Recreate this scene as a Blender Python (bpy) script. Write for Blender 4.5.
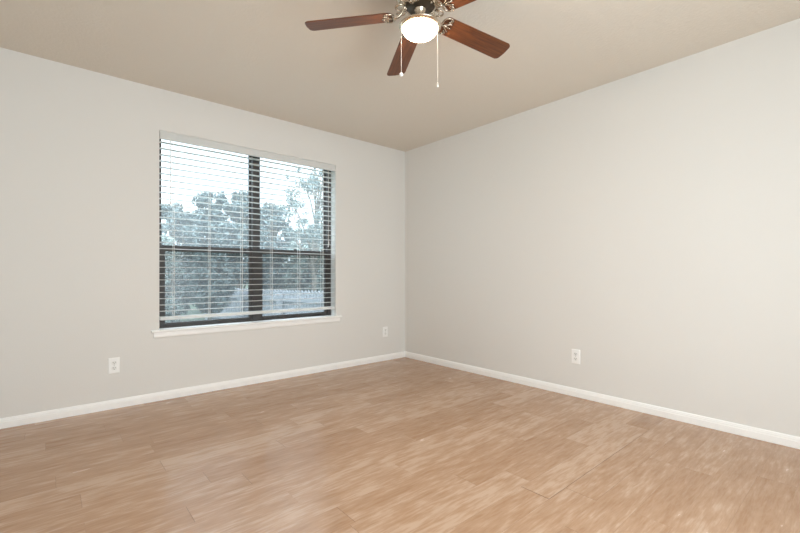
import bpy, bmesh, math, random
from mathutils import Vector, Matrix

# ------------------------------------------------------------------ start, camera, world, lights
for o in list(bpy.data.objects):
    bpy.data.objects.remove(o, do_unlink=True)
SC = bpy.context.scene
COL = SC.collection
R = math.radians

ROOM_W, ROOM_L, ROOM_H = 3.77, 4.48, 2.44
CAM = Vector((-3.2337, -3.6558, 0.9947))
YAW = 0.71151

cam = bpy.data.cameras.new('camera')
cam.sensor_width = 36.0
cam.lens = 409.87 / 800 * 36.0
cam.shift_y = (273.18 - 266.5) / 800
cam.clip_start = 0.02
cam.clip_end = 200
camo = bpy.data.objects.new('camera', cam)
COL.objects.link(camo)
camo.location = CAM
camo.rotation_euler = (R(90), 0, -YAW)
SC.camera = camo

SC.view_settings.view_transform = 'Standard'
SC.view_settings.look = 'None'
SC.view_settings.gamma = 1.0
SC.view_settings.use_curve_mapping = False
SC.view_settings.exposure = 0.20
SC.cycles.use_denoising = True
SC.cycles.denoiser = 'OPENIMAGEDENOISE'
SC.cycles.denoising_input_passes = 'RGB_ALBEDO_NORMAL'
SC.cycles.denoising_prefilter = 'ACCURATE'
SC.cycles.use_adaptive_sampling = False
SC.cycles.sampling_pattern = 'TABULATED_SOBOL'
SC.cycles.max_bounces = 12
SC.cycles.diffuse_bounces = 7
SC.cycles.transparent_max_bounces = 24
SC.cycles.sample_clamp_indirect = 3.0
SC.cycles.sample_clamp_direct = 10.0
SC.cycles.caustics_reflective = False
SC.cycles.caustics_refractive = False

SKY = 10.0                      # bright overcast daylight
world = bpy.data.worlds.new('overcast_sky')
SC.world = world
world.use_nodes = True
wn, wl = world.node_tree.nodes, world.node_tree.links
bg = wn['Background']
tc = wn.new('ShaderNodeTexCoord')
sp = wn.new('ShaderNodeSeparateXYZ')
rp = wn.new('ShaderNodeValToRGB')
wl.new(tc.outputs['Generated'], sp.inputs[0])
wl.new(sp.outputs['Z'], rp.inputs[0])
el = rp.color_ramp.elements          # overcast sky: the zenith is several times brighter than the horizon
el[0].position = 0.0
el[0].color = (0.165, 0.19, 0.21, 1)
el[1].position = 1.0
el[1].color = (0.82, 0.92, 1.0, 1)
for ps, c in ((0.32, (0.20, 0.225, 0.245, 1)), (0.60, (0.62, 0.70, 0.77, 1))):
    q = el.new(ps)
    q.color = c
wl.new(rp.outputs[0], bg.inputs['Color'])
bg.inputs['Strength'].default_value = SKY

def area_light(name, loc, rot, sx, sy, power, color, spread=180):
    l = bpy.data.lights.new(name, 'AREA')
    l.shape = 'RECTANGLE'
    l.size, l.size_y = sx, sy
    l.energy = power
    l.color = color
    l.spread = R(spread)
    o = bpy.data.objects.new(name, l)
    COL.objects.link(o)
    o.location = loc
    o.rotation_euler = rot
    return o

# added fill light at a wide unseen opening in the wall behind the photographer
FILL_OPENING = (-3.10, -1.35)          # x range of that opening, invented to hold the light
area_light('rear_fill_light', ((FILL_OPENING[0] + FILL_OPENING[1]) / 2, -ROOM_L - 0.02, 1.1), (R(90), 0, 0),
           FILL_OPENING[1] - FILL_OPENING[0], 2.0, 73.0, (0.82, 0.94, 1.0))
LAMP_GLOW = 108.0               # radiance of the fan's frosted globe

# ------------------------------------------------------------------ helpers
def tag(o, label=None, cat=None, group=None, kind=None):
    if label: o['label'] = label
    if cat: o['category'] = cat
    if group: o['group'] = group
    if kind: o['kind'] = kind
    return o

def thing(name, label, cat, loc, group=None, rotz=0.0):
    o = bpy.data.objects.new(name, None)
    o.empty_display_size = 0.1
    COL.objects.link(o)
    o.location = loc
    o.rotation_euler = (0, 0, rotz)
    return tag(o, label, cat, group)

def obj(name, bm, mat, parent=None, smooth=False, bevel=0.0, seg=2):
    me = bpy.data.meshes.new(name)
    bmesh.ops.recalc_face_normals(bm, faces=bm.faces[:])
    bm.to_mesh(me)
    bm.free()
    for m in (mat if isinstance(mat, (list, tuple)) else [mat]):
        me.materials.append(m)
    if smooth:
        for p in me.polygons:
            p.use_smooth = True
    o = bpy.data.objects.new(name, me)
    COL.objects.link(o)
    if parent is not None:
        o.parent = parent
    if bevel > 0:
        b = o.modifiers.new('bevel', 'BEVEL')
        b.width = bevel
        b.segments = seg
        b.limit_method = 'ANGLE'
        b.angle_limit = R(40)
    return o

def structure(name, bm, mat, parent=None, **k):
    o = obj(name, bm, mat, parent, **k)
    if parent is None:
        o['kind'] = 'structure'
    return o

def B():
    return bmesh.new()

def box(bm, x0, x1, y0, y1, z0, z1, mi=0):
    v = [bm.verts.new(p) for p in ((x0, y0, z0), (x1, y0, z0), (x1, y1, z0), (x0, y1, z0),
                                   (x0, y0, z1), (x1, y0, z1), (x1, y1, z1), (x0, y1, z1))]
    fs = []
    for f in ((0, 3, 2, 1), (4, 5, 6, 7), (0, 1, 5, 4), (1, 2, 6, 5), (2, 3, 7, 6), (3, 0, 4, 7)):
        g = bm.faces.new([v[i] for i in f])
        g.material_index = mi
        fs.append(g)
    return bm

def lathe(bm, prof, seg=40, c=(0, 0, 0), cap0=True, cap1=True):
    rings = []
    for r, z in prof:
        if r < 1e-5:
            rings.append([bm.verts.new((c[0], c[1], c[2] + z))])
        else:
            rings.append([bm.verts.new((c[0] + r * math.cos(2 * math.pi * i / seg),
                                        c[1] + r * math.sin(2 * math.pi * i / seg), c[2] + z)) for i in range(seg)])
    for a, b in zip(rings, rings[1:]):
        for i in range(seg):
            j = (i + 1) % seg
            if len(a) == 1 and len(b) == 1:
                break
            if len(a) == 1:
                bm.faces.new((a[0], b[i], b[j]))
            elif len(b) == 1:
                bm.faces.new((a[i], a[j], b[0]))
            else:
                bm.faces.new((a[i], a[j], b[j], b[i]))
    if cap0 and len(rings[0]) > 1: bm.faces.new(rings[0])
    if cap1 and len(rings[-1]) > 1: bm.faces.new(rings[-1])
    return bm

def tube(bm, pts, rad, seg=8, flat=1.0, up=Vector((0, 0, 1))):
    """round or flattened bar along pts; rad may be a number or one value per point"""
    pts = [Vector(p) for p in pts]
    n = len(pts)
    rads = rad if isinstance(rad, (list, tuple)) else [rad] * n
    rings = []
    for i, p in enumerate(pts):
        t = (pts[min(i + 1, n - 1)] - pts[max(i - 1, 0)]).normalized()
        u = up if abs(t.dot(up)) < 0.97 else Vector((1, 0, 0))
        s = t.cross(u).normalized()
        w = s.cross(t).normalized()
        rings.append([bm.verts.new(p + s * (rads[i] * math.cos(2 * math.pi * k / seg))
                                   + w * (rads[i] * flat * math.sin(2 * math.pi * k / seg))) for k in range(seg)])
    for a, b in zip(rings, rings[1:]):
        for k in range(seg):
            j = (k + 1) % seg
            bm.faces.new((a[k], a[j], b[j], b[k]))
    bm.faces.new(rings[0]); bm.faces.new(rings[-1])
    return bm

def prism(bm, poly, axis, a0, a1):
    """extrude a 2D outline: axis 'x' -> poly is (y,z), 'y' -> (x,z), 'z' -> (x,y)"""
    def P(p, a):
        return {'x': (a, p[0], p[1]), 'y': (p[0], a, p[1]), 'z': (p[0], p[1], a)}[axis]
    A = [bm.verts.new(P(p, a0)) for p in poly]
    C = [bm.verts.new(P(p, a1)) for p in poly]
    n = len(poly)
    for i in range(n):
        j = (i + 1) % n
        bm.faces.new((A[i], A[j], C[j], C[i]))
    bm.faces.new(A); bm.faces.new(C)
    return bm

def bez(p0, p1, p2, p3, n=12):
    out = []
    for i in range(n + 1):
        t = i / n
        a = (1 - t)
        out.append(Vector(p0) * a ** 3 + Vector(p1) * 3 * a * a * t + Vector(p2) * 3 * a * t * t + Vector(p3) * t ** 3)
    return out

def at(px, py, depth):
    """point of the place seen in direction (px,py) at a given distance in front of the camera"""
    fw = Vector((math.sin(YAW), math.cos(YAW), 0))
    rt = Vector((math.cos(YAW), -math.sin(YAW), 0))
    return CAM + fw * depth + rt * ((px - 400) / 409.87 * depth) + Vector((0, 0, (273.18 - py) / 409.87 * depth))

# ------------------------------------------------------------------ materials
def mat(name, color=(0.8, 0.8, 0.8), rough=0.5, metal=0.0, spec=0.5):
    m = bpy.data.materials.new(name)
    m.use_nodes = True
    p = m.node_tree.nodes['Principled BSDF']
    p.inputs['Base Color'].default_value = (*color, 1)
    p.inputs['Roughness'].default_value = rough
    p.inputs['Metallic'].default_value = metal
    p.inputs['Specular IOR Level'].default_value = spec
    return m

def nodes(m):
    t = m.node_tree
    return t.nodes, t.links, t.nodes['Principled BSDF']

def add_noise_bump(m, scale, strength, dist=0.01, detail=3, rough=0.5):
    n, l, p = nodes(m)
    tc = n.new('ShaderNodeTexCoord')
    nz = n.new('ShaderNodeTexNoise')
    nz.inputs['Scale'].default_value = scale
    nz.inputs['Detail'].default_value = detail
    nz.inputs['Roughness'].default_value = rough
    bp = n.new('ShaderNodeBump')
    bp.inputs['Strength'].default_value = strength
    bp.inputs['Distance'].default_value = dist
    l.new(tc.outputs['Object'], nz.inputs['Vector'])
    l.new(nz.outputs['Fac'], bp.inputs['Height'])
    l.new(bp.outputs['Normal'], p.inputs['Normal'])
    return nz

WALL = mat('wall_paint', (0.745, 0.735, 0.712), 0.75, spec=0.25)
add_noise_bump(WALL, 120, 0.10, 0.004)
CEIL = mat('ceiling_paint', (0.725, 0.670, 0.595), 0.85, spec=0.15)
add_noise_bump(CEIL, 55, 0.30, 0.006, 4, 0.6)
TRIM = mat('trim_paint', (0.93, 0.93, 0.92), 0.4)
WHITE = mat('white_plastic', (0.93, 0.93, 0.92), 0.35)
GREYW = mat('receptacle_plastic', (0.85, 0.85, 0.83), 0.4)
DARK = mat('dark_slot', (0.10, 0.10, 0.10), 0.6)
SCREW = mat('screw_metal', (0.6, 0.6, 0.58), 0.35, 1.0)
BLIND = mat('blind_vinyl', (0.88, 0.885, 0.875), 0.45)
add_noise_bump(BLIND, 300, 0.03, 0.001)
n, l, p = nodes(BLIND)
tl_ = n.new('ShaderNodeBsdfTranslucent'); tl_.inputs['Color'].default_value = (0.80, 0.83, 0.84, 1)
mx_ = n.new('ShaderNodeMixShader'); mx_.inputs[0].default_value = 0.34
l.new(p.outputs[0], mx_.inputs[1]); l.new(tl_.outputs[0], mx_.inputs[2])
l.new(mx_.outputs[0], n['Material Output'].inputs['Surface'])
CORD = mat('blind_cord', (0.86, 0.86, 0.84), 0.8)
BRONZE = mat('bronze_frame', (0.052, 0.045, 0.042), 0.5, 0.0, 0.4)
add_noise_bump(BRONZE, 200, 0.04, 0.001)

# fan metals and wood
NICKEL = mat('brushed_nickel', (0.62, 0.54, 0.44), 0.24, 1.0)
add_noise_bump(NICKEL, 90, 0.05, 0.001)
CHAIN = mat('chain_metal', (0.85, 0.83, 0.78), 0.3, 0.6)
WOOD = mat('fan_blade_wood', (0.1, 0.03, 0.012), 0.38)
n, l, p = nodes(WOOD)
tc = n.new('ShaderNodeTexCoord'); mp = n.new('ShaderNodeMapping')
mp.inputs['Scale'].default_value = (3, 60, 60)
nz = n.new('ShaderNodeTexNoise'); nz.inputs['Scale'].default_value = 2.0; nz.inputs['Detail'].default_value = 5
cr = n.new('ShaderNodeValToRGB')
cr.color_ramp.elements[0].position = 0.3; cr.color_ramp.elements[0].color = (0.060, 0.018, 0.007, 1)
cr.color_ramp.elements[1].position = 0.72; cr.color_ramp.elements[1].color = (0.165, 0.052, 0.016, 1)
l.new(tc.outputs['Object'], mp.inputs['Vector']); l.new(mp.outputs[0], nz.inputs['Vector'])
l.new(nz.outputs['Fac'], cr.inputs[0]); l.new(cr.outputs[0], p.inputs['Base Color'])

GLOBE = bpy.data.materials.new('lit_frosted_glass')
GLOBE.use_nodes = True
n, l, p = nodes(GLOBE)
p.inputs['Base Color'].default_value = (0.9, 0.88, 0.82, 1)
p.inputs['Roughness'].default_value = 0.4
p.inputs['Emission Color'].default_value = (1.0, 0.77, 0.57, 1)
p.inputs['Emission Strength'].default_value = LAMP_GLOW

def thin_sheet(name, see, tint, rough, solid, veil=0.0):
    """transparent sheet: share `see` passes, the rest is a glossy or diffuse surface"""
    m = bpy.data.materials.new(name)
    m.use_nodes = True
    n, l = m.node_tree.nodes, m.node_tree.links
    n.remove(n['Principled BSDF'])
    tr = n.new('ShaderNodeBsdfTransparent'); tr.inputs[0].default_value = (*tint, 1)
    if solid == 'glossy':
        s = n.new('ShaderNodeBsdfGlossy'); s.inputs['Roughness'].default_value = rough
        s.inputs['Color'].default_value = (0.9, 0.9, 0.9, 1)
    else:
        s = n.new('ShaderNodeBsdfDiffuse'); s.inputs['Color'].default_value = (*solid, 1)
    mx = n.new('ShaderNodeMixShader')
    mx.inputs[0].default_value = 1 - see
    l.new(tr.outputs[0], mx.inputs[1]); l.new(s.outputs[0], mx.inputs[2])
    out = mx.outputs[0]
    if veil:  # pale veil in the glass imitates glare and haze over the view outside
        t2 = n.new('ShaderNodeBsdfTranslucent'); t2.inputs['Color'].default_value = (0.90, 0.95, 1.0, 1)
        m2 = n.new('ShaderNodeMixShader'); m2.inputs[0].default_value = veil
        l.new(out, m2.inputs[1]); l.new(t2.outputs[0], m2.inputs[2])
        out = m2.outputs[0]
    l.new(out, n['Material Output'].inputs['Surface'])
    return m
GLASS = thin_sheet('window_glass', 0.98, (0.94, 0.97, 0.98), 0.16, 'glossy', 0.05)
SCREEN = thin_sheet('insect_screen', 0.50, (1, 1, 1), 0.5, (0.05, 0.055, 0.06))

# floor planks: tone and grain from two per-plank attributes
FLOOR = mat('wood_planks', (0.5, 0.33, 0.22), 0.4, spec=0.58)
n, l, p = nodes(FLOOR)
tc = n.new('ShaderNodeTexCoord')
at_ = n.new('ShaderNodeAttribute'); at_.attribute_name = 'plank'
sep = n.new('ShaderNodeSeparateColor'); l.new(at_.outputs['Color'], sep.inputs[0])
shift = n.new('ShaderNodeCombineXYZ')
mul = n.new('ShaderNodeMath'); mul.operation = 'MULTIPLY'; mul.inputs[1].default_value = 37.0
l.new(sep.outputs['Green'], mul.inputs[0])
l.new(mul.outputs[0], shift.inputs['X']); l.new(mul.outputs[0], shift.inputs['Z'])
add = n.new('ShaderNodeVectorMath'); add.operation = 'ADD'
l.new(tc.outputs['Object'], add.inputs[0]); l.new(shift.outputs[0], add.inputs[1])
def fnoise(scale_xyz, sc, det, dist=0.0):
    mp = n.new('ShaderNodeMapping'); mp.inputs['Scale'].default_value = scale_xyz
    z = n.new('ShaderNodeTexNoise'); z.inputs['Scale'].default_value = sc; z.inputs['Detail'].default_value = det
    z.inputs['Distortion'].default_value = dist
    l.new(add.outputs[0], mp.inputs['Vector']); l.new(mp.outputs[0], z.inputs['Vector'])
    return z
g1 = fnoise((3.0, 24, 1), 3.0, 5, 0.25)      # long fine grain
g2 = fnoise((2.6, 9.0, 1), 2.2, 3, 0.2)     # soft cloudy figure
g3 = fnoise((10, 110, 1), 2.2, 4)            # pores
def mth(op, a, b):
    m_ = n.new('ShaderNodeMath'); m_.operation = op
    for i, s in enumerate((a, b)):
        if isinstance(s, (int, float)): m_.inputs[i].default_value = s
        else: l.new(s, m_.inputs[i])
    return m_.outputs[0]
tone = mth('ADD', mth('ADD', mth('MULTIPLY', g1.outputs['Fac'], 0.58), mth('MULTIPLY', g2.outputs['Fac'], 0.60)),
           mth('ADD', mth('MULTIPLY', sep.outputs['Red'], 0.26), mth('MULTIPLY', g3.outputs['Fac'], 0.24)))
cr = n.new('ShaderNodeValToRGB')
e = cr.color_ramp.elements
e[0].position = 0.52; e[0].color = (0.350, 0.194, 0.102, 1)
e[1].position = 1.14; e[1].color = (0.540, 0.375, 0.264, 1)
x = e.new(0.78); x.color = (0.450, 0.280, 0.173, 1)
e[-1].position = 0.92
l.new(mth('MULTIPLY', tone, 0.92), cr.inputs[0])
l.new(cr.outputs[0], p.inputs['Base Color'])
bp = n.new('ShaderNodeBump'); bp.inputs['Strength'].default_value = 0.02; bp.inputs['Distance'].default_value = 0.003
l.new(g2.outputs['Fac'], bp.inputs['Height']); l.new(bp.outputs['Normal'], p.inputs['Normal'])
l.new(mth('ADD', 0.20, mth('MULTIPLY', g2.outputs['Fac'], 0.10)), p.inputs['Roughness'])
SEAM = mat('plank_seam', (0.20, 0.12, 0.075), 0.9, spec=0.1)

# outdoors
GRASS = mat('lawn', (0.10, 0.125, 0.095), 0.9, spec=0.1)
nz = add_noise_bump(GRASS, 20, 0.5, 0.03)
BARK = mat('bark', (0.20, 0.18, 0.15), 0.9, spec=0.1)
add_noise_bump(BARK, 30, 0.6, 0.02)
PICKET = mat('picket_paint', (0.33, 0.345, 0.37), 0.6)

def leaf_mat(name, c0, c1):
    m = mat(name, c0, 0.7, spec=0.15)
    n, l, p = nodes(m)
    tc = n.new('ShaderNodeTexCoord')
    nz = n.new('ShaderNodeTexNoise'); nz.inputs['Scale'].default_value = 2.2; nz.inputs['Detail'].default_value = 4
    cr = n.new('ShaderNodeValToRGB')
    cr.color_ramp.elements[0].position = 0.35; cr.color_ramp.elements[0].color = (*c0, 1)
    cr.color_ramp.elements[1].position = 0.65; cr.color_ramp.elements[1].color = (*c1, 1)
    l.new(tc.outputs['Object'], nz.inputs['Vector']); l.new(nz.outputs['Fac'], cr.inputs[0])
    l.new(cr.outputs[0], p.inputs['Base Color'])
    return m
LEAF_BLUE = leaf_mat('juniper_leaf', (0.10, 0.135, 0.135), (0.17, 0.205, 0.20))
LEAF_PALE = leaf_mat('pale_leaf', (0.15, 0.19, 0.170), (0.22, 0.26, 0.235))
LEAF_GREY = leaf_mat('grey_green_leaf', (0.13, 0.17, 0.165), (0.21, 0.25, 0.24))

# ------------------------------------------------------------------ room shell
T = 0.20
W, L, H = ROOM_W, ROOM_L, ROOM_H
WX0, WX1, WZ0, WZ1 = -2.566, -0.963, 0.533, 2.115     # window opening

# floor: staggered planks along x, one mesh, gaps show the seam below
rng = random.Random(11)
bm = B()
lay = bm.loops.layers.float_color.new('plank')
PW = 0.14
known = {8: -2.643, 7: -2.50, 6: -2.785, 10: -2.78, 0: -1.56, -1: -1.414, 9: -2.2, 3: -2.3}
k0 = math.floor((-L + 2.719) / PW)
k1 = math.ceil((0 + 2.719) / PW)
for k in range(k0, k1):
    ya = max(-L, -2.719 + PW * k)
    yb = min(0.0, ya + PW if ya > -L else -2.719 + PW * (k + 1))
    j0 = known.get(k, rng.uniform(-2.6, -0.9))
    xs = [j0]
    while xs[0] > -W: xs.insert(0, xs[0] - rng.choice((0.62, 0.92, 1.22)))
    while xs[-1] < 0: xs.append(xs[-1] + rng.choice((0.62, 0.92, 1.22)))
    for xa, xb in zip(xs, xs[1:]):
        xa_, xb_ = max(xa, -W), min(xb, 0)
        if xb_ - xa_ < 0.01: continue
        ge = rng.choice((0.0003, 0.0004, 0.0012, 0.0014))
        if k in known and abs(xa - known[k]) < 1e-6: ge = 0.0042 if k == 0 else 0.0018
        gy = rng.choice((0.00015, 0.00015, 0.0002, 0.0006))
        if k in (0, -1) and abs(xa - known[k]) < 1e-6: gy = 0.0026 if k == 0 else 0.0012
        # short strips inside a plank differ slightly in tone (printed three-strip look)
        v = [bm.verts.new(q) for q in ((xa_ + ge, ya + gy, 0), (xb_, ya + gy, 0), (xb_, yb, 0), (xa_ + ge, yb, 0))]
        f = bm.faces.new(v)
        c = (min(1, max(0, rng.gauss(0.5, 0.24))), rng.random(), 0, 1)
        for lp in f.loops: lp[lay] = c
floor = structure('floor', bm, FLOOR)
bm = B(); box(bm, -W, 0, -L, 0, -0.10, -0.0012)
sub = obj('subfloor', bm, SEAM, floor)

bm = B(); box(bm, -W - T, T, -L - T, T, H, H + 0.12)
structure('ceiling', bm, CEIL)

bm = B()
box(bm, -W - T, WX0, 0, T, -0.1, H); box(bm, WX1, T, 0, T, -0.1, H)
box(bm, WX0, WX1, 0, T, -0.1, WZ0); box(bm, WX0, WX1, 0, T, WZ1, H)
bmesh.ops.remove_doubles(bm, verts=bm.verts[:], dist=1e-5)
structure('wall_window', bm, WALL)
bm = B(); box(bm, 0, T, -L - T, 0, -0.1, H)
structure('wall_right', bm, WALL)
bm = B(); box(bm, -W - T, -W, -L - T, 0, -0.1, H)
structure('wall_left', bm, WALL)
bm = B()
box(bm, -W, FILL_OPENING[0], -L - T, -L, -0.1, H); box(bm, FILL_OPENING[1], 0, -L - T, -L, -0.1, H)
box(bm, FILL_OPENING[0], FILL_OPENING[1], -L - T, -L, 2.1, H); box(bm, FILL_OPENING[0], FILL_OPENING[1], -L - T, -L, -0.1, 0)
structure('wall_back', bm, WALL)
bm = B()   # unseen box added behind the opening to shut out the sky
box(bm, FILL_OPENING[0] - 0.3, FILL_OPENING[1] + 0.3, -L - 1.5, -L - 1.4, -0.1, H); box(bm, FILL_OPENING[0] - 0.4, FILL_OPENING[0] - 0.3, -L - 1.5, -L - T, -0.1, H)
box(bm, FILL_OPENING[1] + 0.3, FILL_OPENING[1] + 0.4, -L - 1.5, -L - T, -0.1, H); box(bm, FILL_OPENING[0] - 0.4, FILL_OPENING[1] + 0.4, -L - 1.5, -L - T, H, H + 0.1)
box(bm, FILL_OPENING[0] - 0.4, FILL_OPENING[1] + 0.4, -L - 1.5, -L - T, -0.1, -0.001)
structure('wall_sky_block', bm, WALL)

# baseboards (stepped profile with an eased top)
def bb_prof(s):
    return [(0, 0.0), (s * 0.014, 0.0), (s * 0.014, 0.040), (s * 0.0115, 0.044), (s * 0.0115, 0.050), (s * 0.009, 0.056),
            (s * 0.007, 0.062), (s * 0.003, 0.065), (0, 0.065)]
for nm, ax, s, off, a0, a1 in (('baseboard_window', 'x', -1, 0.0, -W, 0.0), ('baseboard_right', 'y', -1, 0.0, -L, 0.0),
                               ('baseboard_left', 'y', 1, -W, -L, 0.0)):
    bm = B(); prism(bm, [(off + q[0], q[1] + 0.0005) for q in bb_prof(s)], ax, a0, a1)
    structure(nm, bm, TRIM)
bm = B(); prism(bm, [(-L + q[0], q[1] + 0.0005) for q in bb_prof(1)], 'x', -W, FILL_OPENING[0])
prism(bm, [(-L + q[0], q[1] + 0.0005) for q in bb_prof(1)], 'x', FILL_OPENING[1], 0)
structure('baseboard_back', bm, TRIM)

# ------------------------------------------------------------------ window: two bronze single-hung units side by side
win = bpy.data.objects.new('window_1', None)
COL.objects.link(win)
win['kind'] = 'structure'
FY0, FY1 = 0.095, 0.185
SILLZ = 0.552
bm = B()
box(bm, WX0, WX0 + 0.030, FY0, FY1, SILLZ, WZ1); box(bm, WX1 - 0.036, WX1, FY0, FY1, SILLZ, WZ1)
box(bm, WX0 + 0.030, WX1 - 0.036, FY0, FY1, WZ1 - 0.010, WZ1); box(bm, WX0 + 0.030, WX1 - 0.036, FY0, FY1, SILLZ, SILLZ + 0.012)
obj('window_frame', bm, BRONZE, win, bevel=0.002)
bm = B(); box(bm, -1.794, -1.726, FY0 - 0.004, FY1, SILLZ + 0.012, WZ1 - 0.010)
obj('mullion', bm, BRONZE, win, bevel=0.003)
for xa, xb in ((WX0 + 0.030, -1.794), (-1.726, WX1 - 0.036)):
    # upper sash, outer track
    ya, yb = 0.150, 0.178
    za, zb = 1.185, WZ1 - 0.010
    bm = B()
    box(bm, xa, xa + 0.012, ya, yb, za, zb); box(bm, xb - 0.012, xb, ya, yb, za, zb)
    box(bm, xa + 0.012, xb - 0.012, ya, yb, zb - 0.008, zb); box(bm, xa + 0.012, xb - 0.012, ya, yb, za, za + 0.030)
    us = obj('upper_sash', bm, BRONZE, win, bevel=0.0015)
    bm = B(); box(bm, xa + 0.012, xb - 0.012, 0.162, 0.166, za + 0.030, zb - 0.008)
    obj('glass_pane', bm, GLASS, us)
    # lower sash, inner track
    ya, yb = 0.104, 0.134
    za, zb = SILLZ + 0.012, 1.222
    bm = B()
    box(bm, xa, xa + 0.029, ya, yb, za, zb); box(bm, xb - 0.029, xb, ya, yb, za, zb)
    box(bm, xa + 0.029, xb - 0.029, ya, yb, za, za + 0.026); box(bm, xa + 0.029, xb - 0.029, ya, yb, zb - 0.048, zb)
    ls = obj('lower_sash', bm, BRONZE, win, bevel=0.002)
    bm = B(); box(bm, xa + 0.029, xb - 0.029, 0.117, 0.121, za + 0.026, zb - 0.048)
    obj('glass_pane', bm, GLASS, ls)
    bm = B()
    xm = (xa + xb) / 2
    box(bm, xm - 0.03, xm + 0.03, ya - 0.012, ya, zb - 0.022, zb - 0.010)
    lathe(bm, [(0.012, 0), (0.012, 0.012), (0.006, 0.016), (0, 0.016)], 16, (xm, ya + 0.01, zb))
    obj('sash_lock', bm, BRONZE, ls, bevel=0.001)
    # insect screen outside the lower sash
    bm = B()
    v = [bm.verts.new(q) for q in ((xa, 0.182, za), (xb, 0.182, za), (xb, 0.182, zb - 0.03), (xa, 0.182, zb - 0.03))]
    bm.faces.new(v)
    obj('insect_screen', bm, SCREEN, win)
# white stool and apron
bm = B()
prism(bm, [(FY0 + 0.001, 0.5335), (FY0 + 0.001, SILLZ - 0.0005), (-0.024, SILLZ - 0.0005), (-0.0295, 0.5485), (-0.031, 0.5425), (-0.0295, 0.537), (-0.024, 0.5335)],
      'x', WX0 + 0.0005, WX1 - 0.0005)
for a, b in ((-2.622, WX0 + 0.0005), (WX1 - 0.0005, -0.902)):
    prism(bm, [(-0.0002, 0.5335), (-0.0002, SILLZ - 0.0005), (-0.024, SILLZ - 0.0005), (-0.0295, 0.5485), (-0.031, 0.5425), (-0.0295, 0.537), (-0.024, 0.5335)],
          'x', a, b)
bmesh.ops.remove_doubles(bm, verts=bm.verts[:], dist=1e-5)
obj('window_stool', bm, TRIM, win)
bm = B()
prism(bm, [(-0.0002, 0.490), (-0.0002, 0.533), (-0.016, 0.533), (-0.016, 0.503), (-0.013, 0.494), (-0.009, 0.490)], 'x', -2.606, -0.918)
obj('window_apron', bm, TRIM, win)

# ------------------------------------------------------------------ blind
BLX0, BLX1 = WX0 + 0.007, WX1 - 0.007
blind = thing('window_blind', 'white horizontal slat blind with slats open, hanging inside the dark framed window', 'blind',
              ((BLX0 + BLX1) / 2, 0.03, 2.05))
hw = (BLX1 - BLX0) / 2
bm = B(); box(bm, -hw, hw, -0.018, 0.030, 0.012, 0.064)
obj('headrail', bm, BLIND, blind, bevel=0.002)
bm = B()
prism(bm, [(-0.020, 0.0), (-0.030, 0.0), (-0.033, 0.006), (-0.033, 0.012), (-0.031, 0.014), (-0.031, 0.048), (-0.033, 0.050), (-0.033, 0.057),
           (-0.030, 0.0635), (-0.020, 0.0635)], 'x', -hw - 0.002, hw + 0.003)
obj('valance', bm, BLIND, blind)
SW = 0.024
bm = B()
sec = [(-SW, -0.0012), (-SW * 0.5, 0.0004), (0, 0.001), (SW * 0.5, 0.0004), (SW, -0.0012),
       (SW, 0.0012), (SW * 0.5, 0.0028), (0, 0.0034), (-SW * 0.5, 0.0028), (-SW, 0.0012)]
prism(bm, sec, 'x', -hw, hw)
slat0 = obj('slat', bm, BLIND, blind)
NS, PITCH, ZTOP = 28, 0.0495, -0.020
slat0.location = (0, 0, ZTOP)
for i in range(1, NS):
    c = slat0.copy()
    COL.objects.link(c)
    c.parent = blind
    c.location = (0, 0, ZTOP - PITCH * i)
bm = B(); box(bm, -hw, hw, -0.025, 0.025, -1.427, -1.400)
obj('bottom_rail', bm, BLIND, blind, bevel=0.004)
for x in (-2.461, -2.190, -1.919, -1.643, -1.364, -1.106):
    bm = B()
    xl = x - blind.location.x
    for yy in (-0.0255, 0.0255):
        tube(bm, [(xl, yy, 0.03), (xl, yy, -1.40)], 0.0013, 6)
    tube(bm, [(xl + 0.004, 0.0, 0.03), (xl + 0.004, 0.0, -1.40)], 0.0009, 6)
    obj('ladder_cord', bm, CORD, blind)
xl = -2.488 - blind.location.x
bm = B(); tube(bm, [(xl, -0.0295, 0.02), (xl, -0.0295, -0.01), (xl, -0.031, -0.02), (xl, -0.031, -0.49)], 0.004, 6)
lathe(bm, [(0.004, -0.51), (0.0055, -0.505), (0.0055, -0.49), (0.004, -0.485)], 8, (xl, -0.031, 0))
obj('tilt_wand', bm, CORD, blind)
xl = -1.05 - blind.location.x
bm = B(); tube(bm, [(xl, -0.029, 0.02), (xl, -0.029, -0.75)], 0.0012, 6); tube(bm, [(xl + 0.006, -0.029, 0.02), (xl + 0.006, -0.029, -0.72)], 0.0012, 6)
lc = obj('lift_cord', bm, CORD, blind)
bm = B()
for dx, zz in ((0, -0.79), (0.006, -0.76)):
    lathe(bm, [(0, 0), (0.0055, 0.001), (0.0055, 0.006), (0.002, 0.038), (0, 0.04)], 10, (xl + dx, -0.029, zz))
obj('cord_tassel', bm, WHITE, lc)

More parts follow.
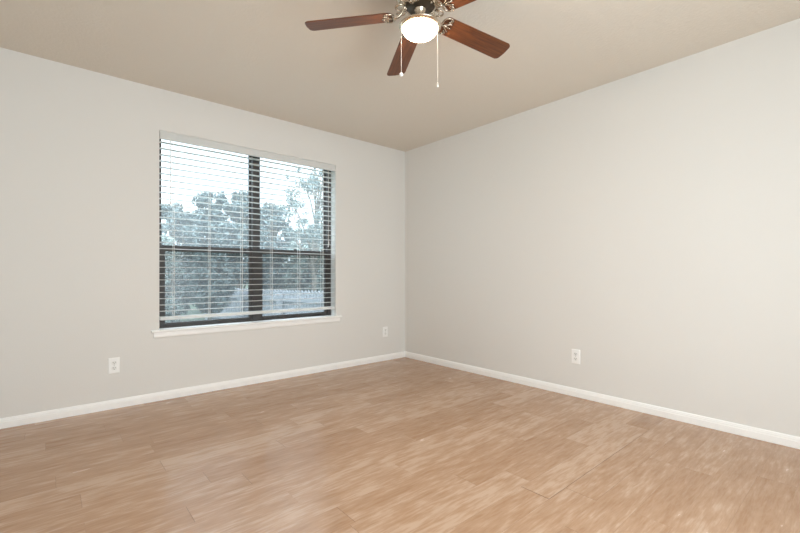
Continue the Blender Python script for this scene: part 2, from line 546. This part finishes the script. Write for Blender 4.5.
# ------------------------------------------------------------------ electrical outlets
def outlet(label, loc, rotz):
    t = thing('electrical_outlet', label, 'outlet', loc, 'white outlet plates on the walls', rotz)
    bm = B()      # local: plate in the x-z plane, facing -y
    prof = [(-0.0350, 0.0), (-0.0350, -0.003), (-0.031, -0.0055), (0.031, -0.0055), (0.0350, -0.003), (0.0350, 0.0)]
    h0 = 0.0575
    rows = [(h0, 0.0), (h0, -0.003), (h0 - 0.004, -0.0055)]
    loops = []
    for xx, zz, yy in ((0.035, h0, -0.0004), (0.035, h0, -0.003), (0.031, h0 - 0.004, -0.0058)):
        loops.append([bm.verts.new(q) for q in ((-xx, yy, -zz), (xx, yy, -zz), (xx, yy, zz), (-xx, yy, zz))])
    for a, b in zip(loops, loops[1:]):
        for i in range(4):
            j = (i + 1) % 4
            bm.faces.new((a[i], a[j], b[j], b[i]))
    bm.faces.new(loops[0]); bm.faces.new(loops[-1])
    obj('wall_plate', bm, WHITE, t)
    for s in (1, -1):
        zc = 0.0195 * s
        bm = B()
        pts = []
        for i in range(24):
            a = 2 * math.pi * i / 24
            pts.append((0.0168 * math.cos(a), zc + max(-0.0135, min(0.0135, 0.0168 * math.sin(a)))))
        prism(bm, pts, 'y', -0.0056, -0.0078)
        rc = obj('receptacle', bm, GREYW, t)
        bm = B()
        box(bm, -0.0075, -0.0050, -0.0082, -0.0076, zc + 0.000, zc + 0.009)
        box(bm, 0.0050, 0.0075, -0.0082, -0.0076, zc + 0.001, zc + 0.008)
        prism(bm, [(0.0028 * math.cos(a * math.pi / 6), zc - 0.006 + 0.0028 * math.sin(a * math.pi / 6)) for a in range(12)], 'y', -0.0082, -0.0076)
        obj('socket_slots', bm, DARK, rc)
    bm = B()
    prism(bm, [(0.0032 * math.cos(a * math.pi / 6), 0.0032 * math.sin(a * math.pi / 6)) for a in range(12)], 'y', -0.0057, -0.0070)
    obj('plate_screw', bm, SCREW, t)
    return t
outlet('white electrical outlet low on the wall, to the left of the window', (-2.858, 0, 0.316), 0)
outlet('white electrical outlet on the window wall, close to the far room corner', (-0.306, 0, 0.326), 0)
outlet('white electrical outlet low on the blank right wall without a window', (0, -2.079, 0.323), R(-90))

# ------------------------------------------------------------------ ceiling fan
FX, FY = -1.885, -2.238
ZB = 2.200                                      # blade plane
fan = thing('ceiling_fan', 'ceiling fan with dark wood blades, ornate nickel arms and a lit globe', 'ceiling fan', (FX, FY, H))
def Z(z): return z - H
bm = B()
lathe(bm, [(0.085, Z(2.4395)), (0.085, Z(2.425)), (0.078, Z(2.412)), (0.070, Z(2.405)), (0.066, Z(2.385)), (0.066, Z(2.378))], 48)
obj('ceiling_canopy', bm, NICKEL, fan, smooth=True)
bm = B()
lathe(bm, [(0.066, Z(2.378)), (0.098, Z(2.374)), (0.112, Z(2.362)), (0.116, Z(2.345)), (0.116, Z(2.325)), (0.112, Z(2.318)), (0.116, Z(2.311)),
           (0.114, Z(2.298)), (0.100, Z(2.284)), (0.078, Z(2.277)), (0.060, Z(2.276))], 56)
obj('motor_housing', bm, NICKEL, fan, smooth=True)
bm = B()
lathe(bm, [(0.070, Z(2.2755)), (0.072, Z(2.270)), (0.068, Z(2.262)), (0.034, Z(2.258)), (0.030, Z(2.254))], 40)
obj('flywheel', bm, mat('dark_iron', (0.10, 0.08, 0.06), 0.35, 0.9), fan, smooth=True)
bm = B()   # switch housing neck and flared pan of the light kit
lathe(bm, [(0.028, Z(2.2535)), (0.028, Z(2.248)), (0.0225, Z(2.245)), (0.0215, Z(2.214)), (0.025, Z(2.208)), (0.045, Z(2.201)), (0.072, Z(2.188)),
           (0.092, Z(2.177)), (0.0995, Z(2.171)), (0.1010, Z(2.1685)), (0.0995, Z(2.1665)), (0.0885, Z(2.158)), (0.0862, Z(2.159)), (0.084, Z(2.168)), (0.0, Z(2.172))], 56)
lk = obj('light_kit', bm, NICKEL, fan, smooth=True)
bm = B()
lathe(bm, [(0.0840, Z(2.1680)), (0.0850, Z(2.1600)), (0.0842, Z(2.154)), (0.0815, Z(2.147)), (0.0765, Z(2.1395)), (0.068, Z(2.132)), (0.056, Z(2.126)),
           (0.042, Z(2.1218)), (0.028, Z(2.1195)), (0.014, Z(2.1183)), (0.0, Z(2.118))], 56, cap0=True)
obj('glass_globe', bm, GLOBE, fan, smooth=True)['label'] = 'glowing frosted glass globe'

PITCH_B = R(12.5)
DROOP = 0.055                                   # blades hang slightly towards the tip
def blade_bm():
    bm = B()
    r0, r1, w0, w1 = 0.132, 0.551, 0.052, 0.058
    pts = []
    def corner(cx, cy, rad, a0, a1, n=6):
        for i in range(n + 1):
            a = R(a0 + (a1 - a0) * i / n)
            pts.append((cx + rad * math.cos(a), cy + rad * math.sin(a)))
    corner(r0 + 0.020, -w0 + 0.020, 0.020, 180, 270)
    corner(r1 - 0.024, -w1 + 0.024, 0.024, 270, 350)
    pts.append((r1 + 0.003, 0.0))
    corner(r1 - 0.024, w1 - 0.024, 0.024, 10, 90)
    corner(r0 + 0.020, w0 - 0.020, 0.020, 90, 180)
    prism(bm, pts, 'z', -0.003, 0.003)
    M = Matrix.Rotation(-PITCH_B, 4, 'X')
    bmesh.ops.transform(bm, matrix=M, verts=bm.verts[:])
    for v in bm.verts:
        v.co.z += Z(ZB) + (0.551 - v.co.x) * DROOP
    return bm
def on_blade(x, y, dz=0.0):
    """point on the underside of the pitched blade"""
    v = Matrix.Rotation(-PITCH_B, 3, 'X') @ Vector((x + BR, y, -0.0055 - dz))
    return (v.x, v.y, v.z + Z(ZB) + (0.551 - v.x) * DROOP)
BR = -0.032      # where the bracket sits along the blade
def arm_bm():
    bm = B()
    zh = Z(2.268)
    # S-curved main arm: out of the flywheel, dropping to the blade
    main = bez((0.055, 0, zh), (0.092, 0, zh + 0.010), (0.075, 0, Z(ZB) + 0.012), on_blade(0.162, 0, 0.001), 14)
    tube(bm, main, [0.0095 - 0.0025 * i / 14 for i in range(15)], 10, 0.75)
    # C-scroll curling under the hub end
    pts = []
    for i in range(17):
        a = R(200 - 300 * i / 16)
        rr = 0.026 - 0.013 * i / 16
        pts.append((0.092 + rr * math.cos(a), 0.0, zh - 0.004 + rr * math.sin(a)))
    tube(bm, pts, [0.0052 - 0.002 * i / 16 for i in range(17)], 8)
    for s in (1, -1):
        # side scroll near the hub
        pts = []
        for i in range(19):
            a = R(180 - 330 * i / 18)
            rr = 0.024 - 0.013 * i / 18
            pts.append((0.098 + rr * math.cos(a), s * (0.022 + rr * math.sin(a) * 0.9), zh - 0.010 - 0.014 * i / 18))
        tube(bm, pts, [0.0048 - 0.0018 * i / 18 for i in range(19)], 8)
        # open leaf-shaped bracket under the blade root
        q = [(0.160, 0.0), (0.150, s * 0.030), (0.158, s * 0.046), (0.184, s * 0.050)]
        tube(bm, [on_blade(*v) for v in [(p.x, p.y) for p in bez(*[(a, b, 0) for a, b in q], 10)]], 0.0042, 8, 0.8)
        q = [(0.184, s * 0.050), (0.208, s * 0.050), (0.200, s * 0.026), (0.184, s * 0.026)]
        tube(bm, [on_blade(p.x, p.y) for p in bez(*[(a, b, 0) for a, b in q], 10)], 0.0038, 8, 0.8)
        q = [(0.166, 0.0), (0.180, s * 0.006), (0.186, s * 0.014), (0.208, s * 0.024)]
        tube(bm, [on_blade(p.x, p.y) for p in bez(*[(a, b, 0) for a, b in q], 10)], 0.0036, 8, 0.8)
    tube(bm, [on_blade(0.165, 0, 0.001), on_blade(0.215, 0)], [0.0065, 0.0035], 8, 0.7)
    return bm
def screw_bm(x, y):
    bm = B()
    lathe(bm, [(0.0045, 0.002), (0.0045, -0.002), (0.002, -0.0035), (0, -0.0035)], 12, on_blade(x, y, 0.002))
    return bm
b0 = a0 = s0 = None
screws = []
for k in range(5):
    ang = 2.3426 - 2 * math.pi * k / 5
    if b0 is None:
        a0 = obj('blade_arm', arm_bm(), NICKEL, fan, smooth=True)
        b0 = obj('blade', blade_bm(), WOOD, fan, bevel=0.0015)
        for x, y in ((0.205, 0.0), (0.188, 0.040), (0.188, -0.040)):
            screws.append(obj('arm_screw', screw_bm(x, y), NICKEL, a0, smooth=True))
        a_, b_ = a0, b0
    else:
        a_ = a0.copy(); COL.objects.link(a_); a_.parent = fan
        b_ = b0.copy(); COL.objects.link(b_); b_.parent = fan
        for q in screws:
            s_ = q.copy(); COL.objects.link(s_); s_.parent = a_
    a_.rotation_euler = b_.rotation_euler = (0, 0, ang)

# two pull chains at the rim of the light kit
cdir = Vector((CAM.x - FX, CAM.y - FY, 0)).normalized()
cside = Vector((-cdir.y, cdir.x, 0))
rdir = Vector((math.cos(YAW), -math.sin(YAW), 0))
if cside.dot(rdir) < 0: cside = -cside
for s, zend, kind in ((-1, 1.925, 'ball'), (1, 1.880, 'drop')):
    off = cside * (s * (0.0875 if s < 0 else 0.0815)) + cdir * 0.047
    bm = B()
    z = 2.165
    nb = int((z - zend) / 0.0046)
    tube(bm, [(off.x, off.y, Z(2.17)), (off.x, off.y, Z(zend))], 0.0008, 6)
    for i in range(nb):
        lathe(bm, [(0, -0.0019), (0.0013, -0.0009), (0.0013, 0.0009), (0, 0.0019)], 6, (off.x, off.y, Z(z - 0.0046 * i)))
    ch = obj('pull_chain', bm, CHAIN, fan, smooth=True)
    bm = B()
    if kind == 'ball':
        lathe(bm, [(0, -0.009), (0.005, -0.0075), (0.0085, -0.003), (0.009, 0), (0.0085, 0.003), (0.005, 0.0075), (0, 0.010)], 16, (off.x, off.y, Z(zend - 0.004)))
    else:
        lathe(bm, [(0, -0.014), (0.004, -0.0125), (0.0055, -0.007), (0.004, 0.002), (0.0025, 0.010), (0, 0.014)], 16, (off.x, off.y, Z(zend - 0.01)))
    obj('chain_pull', bm, WHITE if kind == 'ball' else CHAIN, ch, smooth=True)

# ------------------------------------------------------------------ outdoors
GZ = -0.40
bm = B(); box(bm, -30, 40, T + 0.01, 60, GZ - 0.3, GZ)
structure('ground', bm, GRASS)

# white picket fence running along the garden
pa, pb = at(205, 273, 11.3), at(350, 273, 8.2)
dirf = (pb - pa); dirf.z = 0
lenf = dirf.length; dirf.normalize()
fence = thing('picket_fence', 'white picket fence in the garden, seen low through the right window half', 'fence', (pa.x, pa.y, GZ),
              rotz=math.atan2(dirf.y, dirf.x))
bm = B()
prism(bm, [(-0.043, 0.06), (0.043, 0.06), (0.043, 0.98), (0.0, 1.02), (-0.043, 0.98)], 'y', 0.0, 0.02)
pk = obj('picket', bm, PICKET, fence)
npk = int(lenf / 0.105)
for i in range(npk):
    c = pk
    if i:
        c = pk.copy(); COL.objects.link(c); c.parent = fence
    c.location = (0.05 + i * 0.105, 0, 0)
bm0 = None
for zz in (0.25, 0.80):
    bm = B(); box(bm, 0, lenf, -0.042, -0.0015, zz - 0.045, zz + 0.045)
    obj('fence_rail', bm, PICKET, fence)
xx = 0.3
while xx < lenf:
    bm = B(); box(bm, xx - 0.05, xx + 0.05, -0.145, -0.044, 0.0, 0.93)
    obj('fence_post', bm, PICKET, fence, bevel=0.006)
    xx += 1.5

def tree(name, label, cat, base, zt, zb, hw, trunk_r, lmat, nleaf, size, seed, ncl=90, cl_r=(0.22, 0.38), taper=0.45, group=None):
    """tree standing at base: crown from zb to zt (above the ground), half width hw"""
    rg = random.Random(seed)
    t = thing(name, label, cat, (base[0], base[1], GZ), group)
    bm = B()
    tp = [(0, 0, -0.05)]
    for i in range(1, 7):
        tp.append((rg.uniform(-.05, .05) * i * .5, rg.uniform(-.05, .05) * i * .5, zt * 0.9 * i / 6))
    tube(bm, tp, [trunk_r * (1 - 0.14 * i) for i in range(7)], 9)
    peaks = [(0, 0, 1.0)] + [(rg.uniform(-.6, .6), rg.uniform(-.6, .6), rg.uniform(.8, .97)) for _ in range(4)]
    cl = []
    while len(cl) < ncl:
        f = rg.random()
        prof = min(1.0, 0.55 + f * 2.2) * (1.0 if f < 0.5 else 1 - taper * ((f - 0.5) / 0.5) ** 1.6)
        a, k = rg.uniform(0, 6.283), rg.random() ** 0.5
        r_ = hw * rg.uniform(*cl_r) * (1 - 0.35 * f)
        rr = max(0, hw * prof - r_) * k
        x, y = rr * math.cos(a), rr * math.sin(a)
        z = zb + r_ * 0.6 + (zt - zb - r_ * 1.4) * f
        cl.append((Vector((x, y, z)), r_))
    for px_, py_, h_ in peaks:
        cl.append((Vector((px_ * hw * .7, py_ * hw * .7, zb + (zt - zb) * h_ - hw * 0.12)), hw * 0.13))
    for j, (c, r_) in enumerate(cl):
        if j % 3: continue
        i = min(5, max(1, int((c.z * 0.75) / (zt * 0.9) * 6)))
        s = Vector(tp[i])
        m_ = s * 0.5 + c * 0.5 + Vector((0, 0, 0.12 * (c - s).length))
        tube(bm, [s, m_, c], [trunk_r * 0.32, trunk_r * 0.2, trunk_r * 0.06], 5)
        for q in range(2):
            d = Vector((rg.gauss(0, 1), rg.gauss(0, 1), rg.gauss(0.4, 1))).normalized()
            tube(bm, [m_, c + d * r_ * 0.9], [trunk_r * 0.12, trunk_r * 0.04], 5)
    obj('trunk', bm, BARK, t, smooth=True)
    verts, faces = [], []
    wts = [r_ ** 2 for c, r_ in cl]
    for c, r_ in rg.choices(cl, weights=wts, k=nleaf):
        d = Vector((rg.gauss(0, 1), rg.gauss(0, 1), rg.gauss(0, 1))).normalized() * (r_ * rg.random() ** 0.45)
        p = c + d
        nrm = (d.normalized() * 0.6 + Vector((rg.gauss(0, 1), rg.gauss(0, 1), rg.gauss(0.5, 1)))).normalized()
        u = nrm.orthogonal().normalized()
        u = Matrix.Rotation(rg.uniform(0, 6.28), 3, nrm) @ u
        v = nrm.cross(u)
        s = size * rg.uniform(0.6, 1.3)
        if p.z < s: continue
        b = len(verts)
        verts += [p - u * s, p - v * s * 0.42 + u * s * 0.1, p + u * s, p + v * s * 0.42 + u * s * 0.1]
        faces.append((b, b + 1, b + 2, b + 3))
    me = bpy.data.meshes.new('foliage')
    me.from_pydata([tuple(v) for v in verts], [], faces)
    me.materials.append(lmat)
    o = bpy.data.objects.new('foliage', me)
    COL.objects.link(o)
    o.parent = t
    return t

J, LT, SH = 'juniper_tree', 'leafy_tree', 'garden_shrub'
DENSE = dict()
AIRY = dict(ncl=60, cl_r=(0.10, 0.22), taper=0.35)
spec = [
    # name, label, px, depth, ytop, ybot, half px, trunk, material, leaves, leaf size, seed, options
    (J, 'bushy blue-green tree behind the left edge of the window, shorter than its neighbour', 176, 11.5, 201, 311, 27, 0.12, LEAF_BLUE, 11000, 0.07, 3, DENSE),
    (J, 'broad dense blue-green tree in the middle of the left window half', 211, 14.8, 192, 309, 32, 0.16, LEAF_BLUE, 14000, 0.085, 5, DENSE),
    (J, 'dense blue-green tree just left of the dark centre post of the window', 241, 11.8, 190, 284, 24, 0.12, LEAF_BLUE, 10000, 0.07, 8, DENSE),
    (J, 'round blue-green tree just right of the dark centre post of the window', 273, 14.8, 203, 302, 29, 0.14, LEAF_BLUE, 12000, 0.085, 13, DENSE),
    (LT, 'tall airy tree with sky showing through its leaves, upper right of window', 314, 10.4, 160, 246, 38, 0.08, LEAF_GREY, 4200, 0.042, 21, AIRY),
    (LT, 'pale green leafy tree below the airy tree, behind the fence', 312, 13.2, 226, 304, 32, 0.12, LEAF_PALE, 11000, 0.075, 34, DENSE),
    (SH, 'pale green shrub at the lower left corner of the window view', 168, 8.6, 236, 335, 16, 0.04, LEAF_PALE, 6000, 0.05, 55, DENSE),
    (SH, 'dark green shrub in front of the fence, lower left half of window', 210, 9.2, 248, 312, 26, 0.05, LEAF_BLUE, 9000, 0.055, 89, DENSE),
    (LT, 'distant grey-green tree closing the gap at the right edge of the window view', 345, 16.5, 205, 307, 36, 0.14, LEAF_GREY, 11000, 0.1, 101, DENSE),
]
for (nm, lab, px, dep, yt, yb_, hp, tr, lm, nleaf, sz, seed, opt) in spec:
    b = at(px, 273, dep)
    k = dep / 409.87
    tree(nm, lab, 'shrub' if nm == SH else 'tree', (b.x, b.y), CAM.z + (273.18 - yt) * k - GZ, max(0.1, CAM.z + (273.18 - yb_) * k - GZ), hp * k,
         tr, lm, nleaf, sz, seed, **opt)
